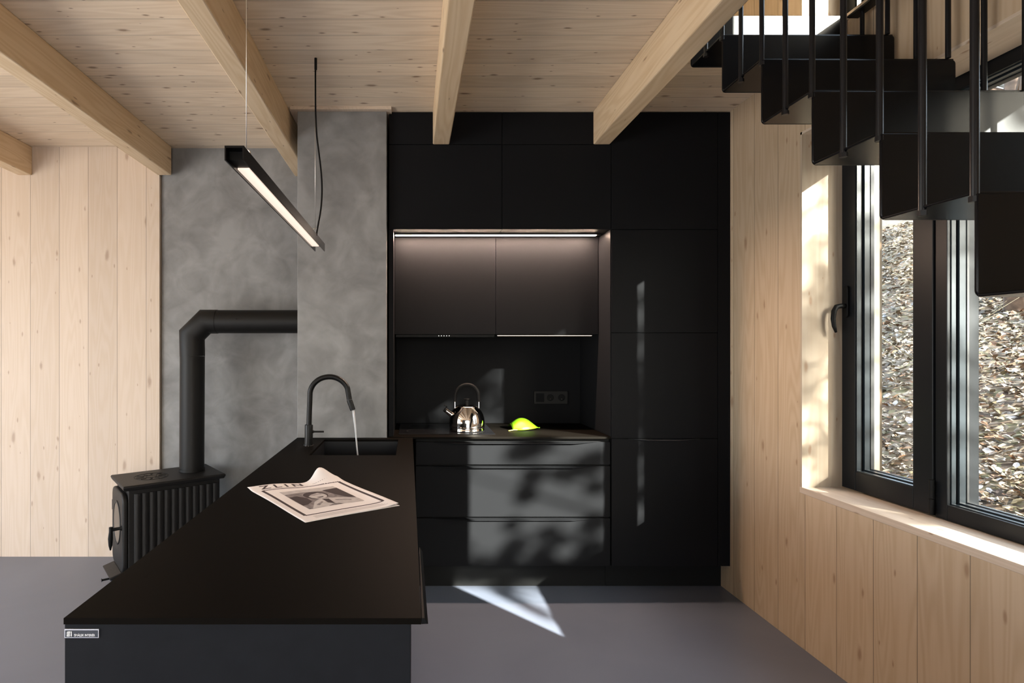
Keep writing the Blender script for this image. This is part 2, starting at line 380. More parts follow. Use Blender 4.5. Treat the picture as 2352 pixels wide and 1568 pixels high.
# back walls
struct('wall_back', B(-4.6, -1.742, 3.926, 4.1, 0, ZC), M_WB)
struct('wall_back_plaster', B(-1.736, -.60, 3.95, 4.1, 0, ZC), M_PL)
struct('wall_back_kitchen', B(-.60, XW, 3.955, 4.1, 0, ZC), M_CB)
struct('wall_chimney', B(-.664, -.1465, 3.30, 3.95, 0, ZC - .016), M_PL, bevel=.003)
struct('trim_7', B(-.70, -.118, 3.272, 3.95, ZC - .016, ZC), M_SL)                 # batten over the chimney breast
# left wall and front wall with the big glazed openings that light the room
bm = B(-4.72, -4.6, -4.1, -.95, 0, ZC); box(bm, -4.72, -4.6, 3.35, 4.1, 0, ZC); box(bm, -4.72, -4.6, -.95, 3.35, 2.5, ZC)
box(bm, -4.72, -4.6, -4.1, 4.1, ZUP, 5.3)
struct('wall_left', bm, M_WX)
bm = B(-4.6, -1.7, -4.22, -4.1, 0, ZC); box(bm, 1.7, 2.25, -4.22, -4.1, 0, ZC); box(bm, -1.7, 1.7, -4.22, -4.1, 2.4, ZC)
box(bm, -4.6, 2.25, -4.22, -4.1, ZUP, 5.3)
struct('wall_front', bm, M_DKW)
struct('wall_upper', B(-4.6, XW, 3.93, 4.1, ZUP, 5.3), M_WB)
struct('roof', B(-4.8, 2.6, -4.3, 4.2, 5.3, 5.5), M_CE)
for i, (a, b) in enumerate((((-4.70, -4.64, -.95, 3.35), 'y'), ((-1.7, 1.7, -4.20, -4.14), 'x'))):
    r = bpy.data.objects.new('window_%d' % (i + 3), None); COL.objects.link(r); r['kind'] = 'structure'
    x0, x1, y0, y1 = a; bm = bmesh.new()
    if b == 'y':
        for y in (y0, .45, 1.9, y1 - .08): box(bm, x0, x1, y, y + .08, 0, 2.4)
    else:
        for x in (x0, -.6, .52, x1 - .08): box(bm, x, x + .08, y0, y1, 0, 2.4)
    box(bm, x0, x1, y0, y1, 0, .08); box(bm, x0, x1, y0, y1, 2.32, 2.4)
    obj('window_frame', bm, M_FR, r)

# ceiling beams
BT = 2.630
def beam(xc, y1, label):
    o = obj('ceiling_beam', B(xc - .0485, xc + .0485, -4.0, y1, BT, ZC), M_BM, bevel=.006)
    tag(o, label, 'beam', 'timber ceiling beams')
beam(.1715, YF - .001, 'pale timber ceiling beam ending at the black cupboards nearest the grey column')
beam(1.112, YF - .001, 'pale timber ceiling beam ending at the black cupboards beside the staircase')
beam(-.7625, YB, 'pale timber ceiling beam passing the left side of the grey column')
beam(-1.706, 3.925, 'long pale timber beam meeting the seam of plank wall and grey plaster')
beam(-2.667, 3.925, 'pale timber beam in the far left corner over the plank wall')

# ------------------------------------------------------------------ main window
def window(name, y0, y1, z0, z1, ym, first):
    r = bpy.data.objects.new(name, None); COL.objects.link(r); r.location = (2.1, (y0 + y1) / 2, z0); r['kind'] = 'structure'
    X0, X1 = 2.06, 2.19; fw = .030
    # sash (openable) from ym to y1, fixed light y0..ym-.053
    bm = B(X0 + .018, X1, y1 - .02, y1, z0, z1); box(bm, X0 + .018, X1, ym, y1, z0, z0 + .02); box(bm, X0 + .018, X1, ym, y1, z1 - .02, z1)
    box(bm, X0 + .006, X1, ym - .053, ym - .004, z0, z1)                     # mullion
    box(bm, X0 + .006, X1, y0, y0 + .06, z0, z1)
    box(bm, X0 + .006, X1, y0 + .06, ym - .053, z0, z0 + .06); box(bm, X0 + .006, X1, y0 + .06, ym - .053, z1 - .06, z1)
    obj('window_frame', bm, M_FR, r, bevel=.002)
    # stepped glazing beads of the fixed light
    def ring(bm, ya, yb, za, zb, w, xa, xb):
        box(bm, xa, xb, ya, ya + w, za, zb); box(bm, xa, xb, yb - w, yb, za, zb)
        box(bm, xa, xb, ya + w, yb - w, za, za + w); box(bm, xa, xb, ya + w, yb - w, zb - w, zb)
    fy0, fy1, fz0, fz1 = y0 + .06, ym - .053, z0 + .06, z1 - .06
    bm = bmesh.new(); ring(bm, fy0, fy1, fz0, fz1, .004, X0 + .02, X0 + .036); ring(bm, fy0, fy1, fz0, fz1, .009, X0 + .046, X0 + .072)
    obj('glazing_bead', bm, M_ALU, r)
    bm = bmesh.new(); ring(bm, fy0, fy1, fz0, fz1, .012, X0 + .072, X0 + .080); obj('gasket', bm, M_SEAL, r)
    obj('pane', B(X0 + .080, X0 + .086, fy0, fy1, fz0, fz1), M_GL, r)
    # sash
    sw = .089; a, b, c, d = ym, y1 - .004, z0 + .004, z1 - .004
    bm = bmesh.new(); ring(bm, a, b, c, d, sw, X0, X0 + .062)
    s = obj('sash', bm, M_FR, r, bevel=.003)
    bm = bmesh.new(); ring(bm, a + sw, b - sw, c + sw, d - sw, .005, X0 + .004, X0 + .022); ring(bm, a + sw, b - sw, c + sw, d - sw, .010, X0 + .036, X0 + .060)
    obj('glazing_bead', bm, M_ALU, s)
    bm = bmesh.new(); ring(bm, a + sw, b - sw, c + sw, d - sw, .013, X0 + .062, X0 + .078); obj('gasket', bm, M_SEAL, s)
    obj('pane', B(X0 + .079, X0 + .085, a + sw, b - sw, c + sw, d - sw), M_GL, s)
    if first:
        # handle on the far stile
        hy = 2.690; hz = 1.655
        bm = bmesh.new(); prism(bm, rrect(hy - .015, hy + .015, hz - .075, hz + .075, .0149, 6), 'x', X0 - .012, X0)
        h = obj('handle', bm, M_PLAS, s, bevel=.003, smooth='auto')
        pts = [(X0 - .010, hy, hz - .02), (X0 - .034, hy, hz - .02), (X0 - .052, hy, hz - .024), (X0 - .064, hy, hz - .045), (X0 - .068, hy, hz - .08), (X0 - .064, hy, hz - .115), (X0 - .054, hy, hz - .145)]
        bm = tube(bmesh.new(), pts, [.011, .011, .011, .011, .010, .009, .005], 14); obj('lever', bm, M_PLAS, h, smooth=True)
        for za, zb in ((z0 + .075, z0 + .145),):
            bm = tube(bmesh.new(), [(X0 - .008, ym - .004, za), (X0 - .008, ym - .004, zb)], .009, 14); obj('hinge', bm, M_PLAS, s, smooth='auto')
            bm = tube(bmesh.new(), [(X0 - .008, ym - .004, za - .065), (X0 - .008, ym - .004, za - .006)], .009, 14); obj('hinge', bm, M_PLAS, s, smooth='auto')
    return r
window('window_1', WY0, WY1, WZ0, WZ1, 2.249, True)
window('window_2', UY0, UY1, UZ0, UZ1, 2.249, False)
tag(obj('outdoor_sill', B(2.192, 2.30, WY0 - .03, WY1 + .03, .775, .80), M_XS), 'flat grey ledge outside under the right window', 'window ledge')

# ------------------------------------------------------------------ black kitchen wall
Zp = lambda y: CH + (CY - y) * YF / F
Z527, Z764, Z1007, Z332 = Zp(527), Zp(764), Zp(1007), Zp(332)
G = .0015
def front(bm, x0, x1, z0, z1, y=YF, t=.019): return box(bm, x0 + G, x1 - G, y, y + t, z0 + G, z1 - G)
def pull(x0, x1, z, y=YF, depth=.016, h=.012, tap=.10):
    """a slim lip with tapering ends; z is its top"""
    bm = bmesh.new(); n = 14; rows = []
    for i in range(n + 1):
        t = i / n; x = x0 + (x1 - x0) * t; e = min(1, (x - x0) / tap, (x1 - x) / tap); e = e * e * (3 - 2 * e)
        dd = .0012 + depth * e; hh = .002 + (h - .002) * e
        rows.append([bm.verts.new(p) for p in ((x, y + .001, z), (x, y - dd, z - hh * .35), (x, y - dd, z - hh * .6), (x, y + .001, z - hh))])
    for a, b in zip(rows, rows[1:]):
        for j in range(4): k = (j + 1) % 4; bm.faces.new((a[j], a[k], b[k], b[j]))
    bm.faces.new(rows[0]); bm.faces.new(list(reversed(rows[-1])))
    return bm
# tall cupboard
TX0, TX1 = 1.1702, 1.8665
t = thing('tall_cabinet', 'tall matt black cupboard reaching the ceiling beside the pine wall', 'cabinet', (1.5, 3.6, 0))
bm = B(TX0, TX1, YF + .020, 3.95, .157, ZC - .004); obj('body', bm, M_CB, t)
obj('plinth', B(TX0 - .0, TX1 + .002, 3.441, 3.46, 0, .156), M_CB, t)
obj('filler_panel', front(bmesh.new(), 1.795, TX1 + .002, .157, ZC - .004), M_BK, t, bevel=.001)
for za, zb, pl in ((.157, Z1007, 1), (Z1007, Z764, 0), (Z764, Z527, 0), (Z527, ZC - .004, 0)):
    d = obj('door', front(bmesh.new(), TX0, 1.795, za, zb), M_BK, t, bevel=.001)
    if pl: obj('handle', pull(1.27, 1.69, zb - .001, depth=.018, h=.012, tap=.13), M_HD, d, smooth='auto')
obj('side_panel', B(TX0 - .0045, TX0 - .0005, YF + .004, 3.949, .919, Z527), M_BK, t)
# over-cupboards
XL = -.135; XM = .529
for x0, x1, lab in ((XL, XM, 'black cupboard under the ceiling next to the grey column'), (XM, TX0, 'black cupboard under the ceiling next to the tall cupboard')):
    t = thing('upper_cabinet', lab, 'cabinet', ((x0 + x1) / 2, 3.6, Z527), group='black cupboards over the light strip')
    obj('body', B(x0 + .001, x1 - .001, YF + .020, 3.95, Z527 + .002, ZC - .004), M_CB, t)
    obj('door', front(bmesh.new(), x0, x1, Z527, Z332), M_BK, t, bevel=.001)
    obj('top_door', front(bmesh.new(), x0, x1, Z332, ZC - .004), M_BK, t, bevel=.001)
# recessed wall cupboards
YR = 3.548
t = thing('wall_cabinet', 'black wall cupboard with the cooker hood, lit from above, over the kettle', 'cabinet', (.2, 3.75, 1.52), group='black wall cupboards in the lit niche')
obj('body', B(-.108, .522, YR + .02, 3.94, 1.524, Z527), M_CB, t)
obj('door', front(bmesh.new(), -.108, .5235, 1.522, Z527 - .002, YR), M_BK, t, bevel=.001)
hd = obj('hood', B(-.10, .515, YR + .006, 3.90, 1.506, 1.5215), M_PLAS, t)
for k in range(5): obj('hood_button', lathe(bmesh.new(), [(0, 0), (.0022, 0), (.0022, .002), (0, .002)], (0, 0, 0), 12), M_DOT, hd, local=True)
for k, o in enumerate([o for o in hd.children]):
    o.rotation_euler = (R(90), 0, 0); o.location = Vector((.168 + k * .0163, YR + .006, 1.5145)) - wloc(hd)
t = thing('wall_cabinet', 'black wall cupboard above the green leaf with a thin light under it', 'cabinet', (.85, 3.75, 1.52), group='black wall cupboards in the lit niche')
obj('body', B(.525, 1.160, YR + .02, 3.94, 1.524, Z527), M_CB, t)
obj('door', front(bmesh.new(), .5235, 1.1635, 1.522, Z527 - .002, YR), M_BK, t, bevel=.001)
tag(obj('filler_panel', B(XL, -.1085, YF + .002, 3.949, .919, Z527 - .001), M_BK), 'narrow black side panel between the niche and the grey column', 'panel')
tag(obj('backsplash', B(-.1080, 1.1650, 3.941, 3.954, .919, 1.524), M_BK), 'black backsplash panel behind the kettle', 'backsplash')
# light strips
t = thing('led_strip', 'long bright warm light strip above the wall cupboards', 'light strip', (.5, 3.477, Z527))
obj('profile', B(-.105, 1.155, 3.462, 3.492, Z527 - .006, Z527 - .0005), M_CB, t)
obj('diffuser', B(-.100, 1.125, 3.468, 3.486, Z527 - .0075, Z527 - .0058), M_LED, t)
t = thing('led_strip', 'thin warm light strip under the right wall cupboard above the leaf', 'light strip', (.83, 3.57, 1.515))
obj('profile', B(.530, 1.135, YR + .004, YR + .030, 1.5165, 1.5215), M_CB, t)
obj('diffuser', B(.537, 1.124, YR + .007, YR + .022, 1.5147, 1.5165), M_LED2, t)
# base unit
t = thing('drawer_unit', 'wide matt black drawer unit under the hob, dappled with sunlight', 'cabinet', (.6, 3.6, 0))
DX0, DX1 = .022, 1.1655
obj('body', B(DX0, DX1, YF + .022, 3.95, .157, .9055), M_CB, t)
obj('plinth', B(DX0 - .02, DX1 + .003, 3.441, 3.46, 0, .156), M_CB, t)
for za, zb in ((Zp(1300), Zp(1187) - .004), (Zp(1187), Zp(1067) - .004), (Zp(1067), Zp(1013))):
    d = obj('drawer', B(DX0 + .002, DX1 - .003, YF, YF + .02, za + .0015, zb - .005), M_BK, t, bevel=.001)
    obj('handle', pull(.12, 1.085, zb - .004, depth=.02, h=.013, tap=.13), M_BK, d, smooth='auto')
tag(obj('worktop', B(-.134, 1.1655, YF - .012, 3.9405, .906, .918), M_TOP, bevel=.0015), 'thin dark worktop carrying the hob, kettle and green leaf', 'worktop')

# hob, kettle, leaf, socket
t = thing('hob', 'flat black glass hob under the kettle', 'hob', (.21, 3.66, .918))
obj('glass_plate', B(-.080, .5015, 3.415, 3.90, .9183, .9225), M_HOB, t, bevel=.002)
bm = bmesh.new()
for cx, cy, r in ((.06, 3.54, .09), (.06, 3.77, .075), (.345, 3.56, .105), (.345, 3.79, .08)):
    for rr in (r,):
        bm2 = lathe(bmesh.new(), [(rr, 0), (rr + .0015, 0), (rr + .0015, .0003), (rr, .0003), (rr, 0)], (cx, cy, .9225), 48)
        me = bpy.data.meshes.new('tmp'); bm2.to_mesh(me); bm2.free(); bm.from_mesh(me); bpy.data.meshes.remove(me)
obj('zone_marking', bm, M_OUT, t)
K = Vector((.345, 3.57, .9228)); ks = 1.13
t = thing('kettle', 'shiny steel whistling kettle with a black hoop handle on the hob', 'kettle', K)
body = [(0, 0), (.094, 0), (.098, .004), (.098, .010), (.0965, .013), (.0965, .018), (.100, .021), (.100, .0235), (.0975, .026), (.0985, .045), (.0965, .068), (.090, .092), (.078, .113), (.062, .128), (.0605, .1305), (.058, .1305)]
body = [(r * 1.0, z) for r, z in body]
obj('body', lathe(bmesh.new(), body, K, 56), M_CR, t, smooth='auto')
obj('lid', lathe(bmesh.new(), [(.060, .1305), (.058, .134), (.045, .140), (.025, .1445), (0, .146)], K, 48), M_CR, t, smooth='auto')
obj('lid_knob', lathe(bmesh.new(), [(0, .145), (.009, .145), (.010, .155), (.009, .165), (.016, .170), (.018, .173), (.017, .176), (0, .177)], K, 28), M_PLAS, t, smooth='auto')
hc = K + Vector((0, 0, .156))
pts = [hc + Vector((-.068, 0, .002))] + arc(hc + Vector((0, 0, .034)), .064, 172, 8, 20) + [hc + Vector((.068, 0, .002))]
obj('handle', tube(bmesh.new(), pts, [.0085] + [.0075] * 8 + [.0085] * 5 + [.0100] * 9, 14), M_PLAS, t, smooth='auto')
for s in (-1, 1):
    bm = B(K.x + s * .0665 - .0015, K.x + s * .0665 + .0015, K.y - .005, K.y + .005, K.z + .112, K.z + .160); obj('handle_bracket', bm, M_CR, t)
sp = [K + Vector(p) for p in ((-.080, -.01, .085), (-.100, -.012, .100), (-.118, -.014, .113))]
s_ = obj('spout', tube(bmesh.new(), sp, [.017, .0145, .0135], 18), M_CR, t, smooth='auto')
sp = [K + Vector(p) for p in ((-.116, -.014, .111), (-.125, -.015, .1175))]
obj('whistle', tube(bmesh.new(), sp, [.0135, .0125], 16), M_PLAS, s_, smooth='auto')
obj('whistle_lever', tube(bmesh.new(), [K + Vector((-.118, -.014, .118)), K + Vector((-.112, -.014, .134)), K + Vector((-.128, -.014, .142))], [.004, .004, .003], 10), M_PLAS, s_, smooth=True)
t.scale = (ks, ks, ks)
# leaf: an arched blade, its tip curling onto the worktop
t = thing('leaf', 'bright green curled leaf lying on the worktop right of the kettle', 'leaf', (.71, 3.62, .918))
bm = bmesh.new(); nu, nv = 22, 14; rows = []
for i in range(nu + 1):
    u = i / nu
    # spine: from the stem up over the arch and down to the tip at the right
    sx = .632 + .185 * u ** .92; sz = .9215 + .074 * math.sin(math.pi * min(1, (u + .10) / 1.1)) ** .75 * (1 - .70 * u ** 2.2)
    wdt = .088 * math.sin(math.pi * (.10 + .90 * u) ** .72) ** .75 * (1 - .18 * u) + .001
    row = []
    for j in range(nv + 1):
        v = -1 + 2 * j / nv
        y = 3.655 + v * wdt * .95
        drop = (abs(v) ** 1.9) * (sz - .9195) * (.985 if v < 0 else .8)
        flip = .012 * (abs(v) ** 5) * (u ** 1.5)
        row.append(bm.verts.new((sx - .006 * v, y, max(sz - drop + flip, .9192))))
    rows.append(row)
for a, b in zip(rows, rows[1:]):
    for j in range(nv): bm.faces.new((a[j], a[j + 1], b[j + 1], b[j]))
lf = obj('blade', bm, M_LEAF, t, smooth=True); md = lf.modifiers.new('thickness', 'SOLIDIFY'); md.thickness = .0012; md.offset = 1
obj('stem', tube(bmesh.new(), [(.605, 3.555, .9215), (.640, 3.575, .924), (.672, 3.585, .9225)], [.0026, .0024, .0018], 10), M_STEM, t, smooth=True)
# socket strip
t = thing('socket_strip', 'black triple switch and socket plate on the backsplash', 'socket', (.96, 3.94, 1.09))
a = PX(1226, 927, 3.94); b = PX(1303, 898, 3.94)
bm = bmesh.new(); prism(bm, rrect(a.x, b.x, a.z, b.z, .005), 'y', 3.930, 3.9408); obj('plate', bm, M_OUT, t, bevel=.0015)
w = (b.x - a.x) / 3; zc = (a.z + b.z) / 2
bm = bmesh.new(); prism(bm, rrect(a.x + .012, a.x + w - .008, zc - .03, zc + .03, .004), 'y', 3.926, 3.9305); obj('switch', bm, M_BK, t, bevel=.001)
for k in (1, 2):
    bm = lathe(bmesh.new(), [(.024, 0), (.024, .004), (.021, .004), (.019, .0006), (0, .0006)], (0, 0, 0), 32)
    q = obj('socket', bm, M_PLAS, t, local=True); q.rotation_euler = (R(90), 0, 0); q.location = Vector((a.x + w * (k + .5) - .004, 3.9305, zc)) - t.location
    bm = lathe(bmesh.new(), [(0, 0), (.003, 0), (.003, .008), (0, .009)], (0, 0, 0), 14)
    p = obj('earth_pin', bm, M_CR, q, local=True); p.location = (0, -.011 + 0, .0006)

# ------------------------------------------------------------------ island
D0, D1 = 1.084, 3.2985; ZT = .918
NLX, NRX, FLX, FRX = -.6637, .0180, -.6640, .0052
SX0, SX1, SY0, SY1 = -.497, -.077, 2.753, 3.235
tt = thing('island_countertop', 'long thin black countertop of the kitchen island under the newspaper', 'countertop', (-.33, 2.2, .906))
bm = bmesh.new()
def lerp(a, b, y): return a + (b - a) * (y - D0) / (D1 - D0)
for (ya, yb, xa, xb) in ((D0, SY0, None, None), (SY1, D1, None, None), (SY0, SY1, None, SX0), (SY0, SY1, SX1, None)):
    la = lerp(NLX, FLX, ya) if xa is None else xa; lb = lerp(NLX, FLX, yb) if xa is None else xa
    ra = lerp(NRX, FRX, ya) if xb is None else xb; rb = lerp(NRX, FRX, yb) if xb is None else xb
    prism(bm, [(la, ya), (ra, ya), (rb, yb), (lb, yb)], 'z', .906, ZT)
bmesh.ops.remove_doubles(bm, verts=bm.verts, dist=1e-5)
obj('slab', bm, M_TOP, tt)
bm = bmesh.new()
prism(bm, [(.0182, ZT - .0005), (.0245, ZT - .0005), (.0315, .9065), (.0182, .906)], 'y', D0 + .0005, 1.475)
o = obj('handle_lip', bm, M_BK, tt, bevel=.001, label='bevelled lip on the right edge')
for v in o.data.vertices:                                  # the far end is chamfered
    if v.co.y + 2.2 > 1.4: v.co.x -= .004 if v.co.x > .0215 + .33 else 0
it = thing('kitchen_island', 'matt black kitchen island with a small name plate', 'kitchen island', (-.33, 2.2, 0))
IX0, IX1 = -.6535, -.0025
obj('end_panel', B(-.6714, IX1, 1.100, 1.119, 0, .8985), M_IS, it, bevel=.001)
bm = B(IX0, IX0 + .018, 1.119, 3.298, 0, .8985)
obj('side_panel', bm, M_IS, it)
bm = B(IX0 + .018, IX1 - .020, 1.119, 2.70, .10, .89); box(bm, IX0 + .018, IX1 - .020, 2.70, 3.298, .10, .68)
obj('body', bm, M_CB, it)
obj('top_rail', B(IX0 + .02, IX1 - .03, 1.125, 2.70, .89, .9055), M_CB, it)
for ya, yb in ((1.121, 1.66), (1.66, 2.20), (2.20, 2.74), (2.74, 3.295)):
    d = obj('door', B(IX1 - .0195, IX1 - .0005, ya + G, yb - G, .10, .894), M_BK, it, bevel=.001)
# name plate
pa = PX(149, 1464, 1.0985); pb = PX(227.5, 1443.5, 1.0985)
np_ = obj('name_plate', B(pa.x, pb.x, 1.0972, 1.1002, pa.z, pb.z), M_SLV, it, bevel=.0004, label='small name plate with a silver border')
obj('plate_face', B(pa.x + .0014, pb.x - .0014, 1.0968, 1.0975, pa.z + .0014, pb.z - .0022), M_PLT, np_)
pw, ph = pb.x - pa.x, pb.z - pa.z
bm = bmesh.new(); lx, lz, s = pa.x + pw * .07, pa.z + ph * .20, ph * .58      # the angular S I mark
yq = (1.0962, 1.0969)
for k in range(5):
    z = lz + s * (k / 4) * .84
    x0 = lx + (.0012 if k in () else 0); box(bm, lx, lx + s * .72, *yq, z, z + s * .12)
box(bm, lx, lx + s * .14, *yq, lz + s * .42, lz + s * .96); box(bm, lx + s * .58, lx + s * .72, *yq, lz, lz + s * .54)
box(bm, lx + s * .84, lx + s * 1.0, *yq, lz, lz + s * .96)
obj('logo', bm, M_WHT, np_)
for word, u0, u1, hh in (('SMÁLEK', .29, .575, .26), ('INTERIÉR', .60, .895, .25)):
    bm = text_mesh(word, 1, bold=.012); xs_ = [v.co.x for v in bm.verts]; x0, x1 = min(xs_), max(xs_)
    for v in bm.verts: v.co = Vector((pa.x + pw * (u0 + (u1 - u0) * (v.co.x - x0) / (x1 - x0)), 1.0966, pa.z + ph * (.20 + hh * v.co.y / .70)))
    r = bmesh.ops.extrude_face_region(bm, geom=bm.faces[:]); bmesh.ops.translate(bm, vec=(0, .0004, 0), verts=[e for e in r['geom'] if isinstance(e, bmesh.types.BMVert)])
    obj('lettering', bm, M_WHT, np_)
# sink
t = thing('sink', 'black rectangular undermount sink in the island', 'sink', ((SX0 + SX1) / 2, 3.0, .70))
bm = bmesh.new(); q = .012
box(bm, SX0 - q, SX0, SY0 - q, SY1 + q, .70, .9055); box(bm, SX1, SX1 + q, SY0 - q, SY1 + q, .70, .9055)
box(bm, SX0, SX1, SY0 - q, SY0, .70, .9055); box(bm, SX0, SX1, SY1, SY1 + q, .70, .9055); box(bm, SX0, SX1, SY0, SY1, .70, .712)
obj('basin', bm, M_SINK, t)
obj('drain', lathe(bmesh.new(), [(0, .7125), (.03, .7125), (.043, .714), (.045, .7122), (0, .7122)], (-.29, 3.0, 0), 28), M_CR, t, smooth='auto')
# tap, leaning very slightly as in the photo
TY = 3.04
t = thing('tap', 'matt black gooseneck kitchen tap beside the sink', 'tap', PX(709, 1022, TY))
P = lambda x, y: PX(x, y, TY)
obj('base', tube(bmesh.new(), [P(708.5, 1023), P(709, 1010), P(709.5, 977), P(709.6, 975)], [.0235, .0218, .0218, .0205], 28), M_TAP, t, smooth='auto')
obj('base_ring', tube(bmesh.new(), [P(708.5, 1023.8), P(708.5, 1021.5)], .0255, 28), M_CR, t, smooth='auto')
pts = [P(709.8, 977), P(710.8, 940), P(712.2, 903)]
pts += [P(756.5 + 44.5 * math.cos(R(a)), 906 - 41 * math.sin(R(a))) for a in range(172, 12, -8)]
pts += [P(802.5, 917)]
obj('spout', tube(bmesh.new(), pts, .0142, 22), M_TAP, t, smooth='auto')
obj('spray_head', tube(bmesh.new(), [P(802.7, 918), P(803, 920), P(810.4, 941.5)], [.0142, .0150, .0146], 22), M_TAP, t, smooth='auto')
obj('lever', tube(bmesh.new(), [P(716, 991), P(722, 991), P(744, 991)], [.012, .0048, .0045], 14), M_TAP, t, smooth='auto')
def water_mat():
    m, n, l, b = new_mat('running_water')
    b.inputs['Base Color'].default_value = (.95, .97, 1, 1); b.inputs['Transmission Weight'].default_value = .55; b.inputs['IOR'].default_value = 1.33; b.inputs['Roughness'].default_value = .08
    return m
wp = [P(811.2, 942), P(813.5, 960), P(815.2, 975), P(817.5, 1000), P(819.6, 1025), P(821.5, 1045), P(823, 1080), P(823.6, 1098)]
bm = bmesh.new(); tube(bm, wp, [.0062, .0058, .005, .0042, .004, .004, .004, .005], 12)
tag(obj('water_stream', bm, water_mat(), smooth=True), 'thin stream of water falling from the tap into the sink', 'water')

# ------------------------------------------------------------------ newspaper
NA = Vector((-.603, 2.084, 0)); NT = Vector((-.291, 2.223, 0)); NB = Vector((-.314, 1.677, 0)); NR = Vector((-.044, 1.869, 0))
nz0 = ZT + .0012
def npos(u, v, lift=0.):
    """u along the masthead side, v down the page"""
    p = NA * (1 - u) * (1 - v) + NT * u * (1 - v) + NB * (1 - u) * v + NR * u * v
    bump = math.exp(-((u - .83) / .115) ** 2) * math.exp(-(max(v, 0) / .075) ** 2)
    out = (NA - NB).normalized()
    p = p + out * .030 * bump
    z = nz0 + .046 * bump + .004 * math.sin(u * 5 + v * 3) ** 2 * (1 - v) + .0055 * math.exp(-((u - 1) / .1) ** 2) + lift
    z += .006 * math.exp(-(v / .06) ** 2) * math.exp(-((u - .1) / .35) ** 2)
    return Vector((p.x, p.y, z))
t = thing('newspaper', 'folded newspaper with a framed photo lying on the island top', 'newspaper', (-.31, 1.95, ZT))
def npatch(poly_fn, n, m, lift):
    bm = bmesh.new(); rows = []
    for i in range(n + 1):
        rows.append([bm.verts.new(npos(*poly_fn(i / n, j / m), lift)) for j in range(m + 1)])
    for a, b in zip(rows, rows[1:]):
        for j in range(m): bm.faces.new((a[j], a[j + 1], b[j + 1], b[j]))
    return bm
pg = obj('front_page', npatch(lambda s, r: (s, r), 40, 50, .0), M_PAP, t, smooth=True); md = pg.modifiers.new('thickness', 'SOLIDIFY'); md.thickness = .0006; md.offset = -1
bm = bmesh.new()
ins = lambda p, k: p
for k, z in enumerate((ZT + .0003,)):
    for a, b, c, d in (((NA + Vector((.012, 0, 0))), NB + Vector((.006, .012, 0)), NR + Vector((.004, -.006, 0)), NT - Vector((.0, .02, 0))),):
        vs = [bm.verts.new((p.x, p.y, z + q)) for q in (0, .0007) for p in (a, b, c, d)]
        for f in ((0, 1, 2, 3), (7, 6, 5, 4), (0, 4, 5, 1), (1, 5, 6, 2), (2, 6, 7, 3), (3, 7, 4, 0)): bm.faces.new([vs[i] for i in f])
obj('inner_pages', bm, M_PAP, t)
LI = .0007
def strip(u0, v0, u1, v1, w, n=24):
    if abs(u1 - u0) > abs(v1 - v0): return npatch(lambda s, r: (u0 + (u1 - u0) * s, v0 + (r - .5) * w), n, 1, LI)
    return npatch(lambda s, r: (u0 + (r - .5) * w * 1.45, v0 + (v1 - v0) * s), n, 1, LI)
def join(*bms):
    out = bmesh.new()
    for b in bms:
        me = bpy.data.meshes.new('tmp'); b.to_mesh(me); b.free(); out.from_mesh(me); bpy.data.meshes.remove(me)
    return out
fu0, fu1, fv0, fv1 = .09, .93, .135, .87
obj('printed_border', join(strip(fu0, fv0, fu1, fv0, .016), strip(fu0, fv1, fu1, fv1, .016), strip(fu0, fv0, fu0, fv1, .022), strip(fu1, fv0, fu1, fv1, .022)), M_INK, pg)
pu0, pu1, pv0, pv1 = .21, .80, .24, .755
ph_ = obj('printed_photo', npatch(lambda s, r: (pu0 + (pu1 - pu0) * s, pv0 + (pv1 - pv0) * r), 16, 16, LI), M_MID, pg)
def pshape(pts, lift, mat, name):
    bm = bmesh.new(); vs = [bm.verts.new(npos(pu0 + (pu1 - pu0) * x, pv0 + (pv1 - pv0) * y, lift)) for x, y in pts]
    bm.faces.new(vs); bmesh.ops.triangulate(bm, faces=bm.faces); return obj(name, bm, mat, pg)
def ell(cx, cy, rx, ry, n=20, a=0): return [(cx + rx * math.cos(2 * math.pi * i / n + a), cy + ry * math.sin(2 * math.pi * i / n + a)) for i in range(n)]
pshape([(0, 0), (1, 0), (1, .14), (.7, .20), (.35, .12), (0, .18)], LI + .0003, M_LIT, 'printed_tone')
pshape([(.70, .16), (1, .12), (1, .74), (.88, .70), (.76, .46)], LI + .0005, M_INK, 'printed_tone')
pshape([(.0, .34), (.16, .30), (.26, .46), (.24, .66), (.10, .78), (0, .80)], LI + .0005, M_INK, 'printed_tone')
pshape(ell(.46, .38, .20, .22), LI + .0005, M_INK, 'printed_tone')
pshape(ell(.47, .42, .15, .18), LI + .0007, M_LIT, 'printed_tone')
pshape([(.36, .34), (.58, .33), (.58, .37), (.36, .38)], LI + .0009, M_MID, 'printed_tone')
pshape([(.41, .50), (.54, .49), (.52, .53), (.44, .54)], LI + .0009, M_INK, 'printed_tone')
pshape([(.06, 1), (.26, .70), (.40, .60), (.58, .62), (.80, .68), (1.0, .80), (1, 1)], LI + .0007, M_LIT, 'printed_tone')
pshape([(.44, .62), (.54, .66), (.50, .92), (.42, .84)], LI + .0009, M_INK, 'printed_tone')
pshape([(.60, .74), (.86, .84), (.84, .87), (.60, .78)], LI + .0009, M_MID, 'printed_tone')
pshape([(.20, .86), (.36, .74), (.38, .77), (.24, .90)], LI + .0009, M_MID, 'printed_tone')
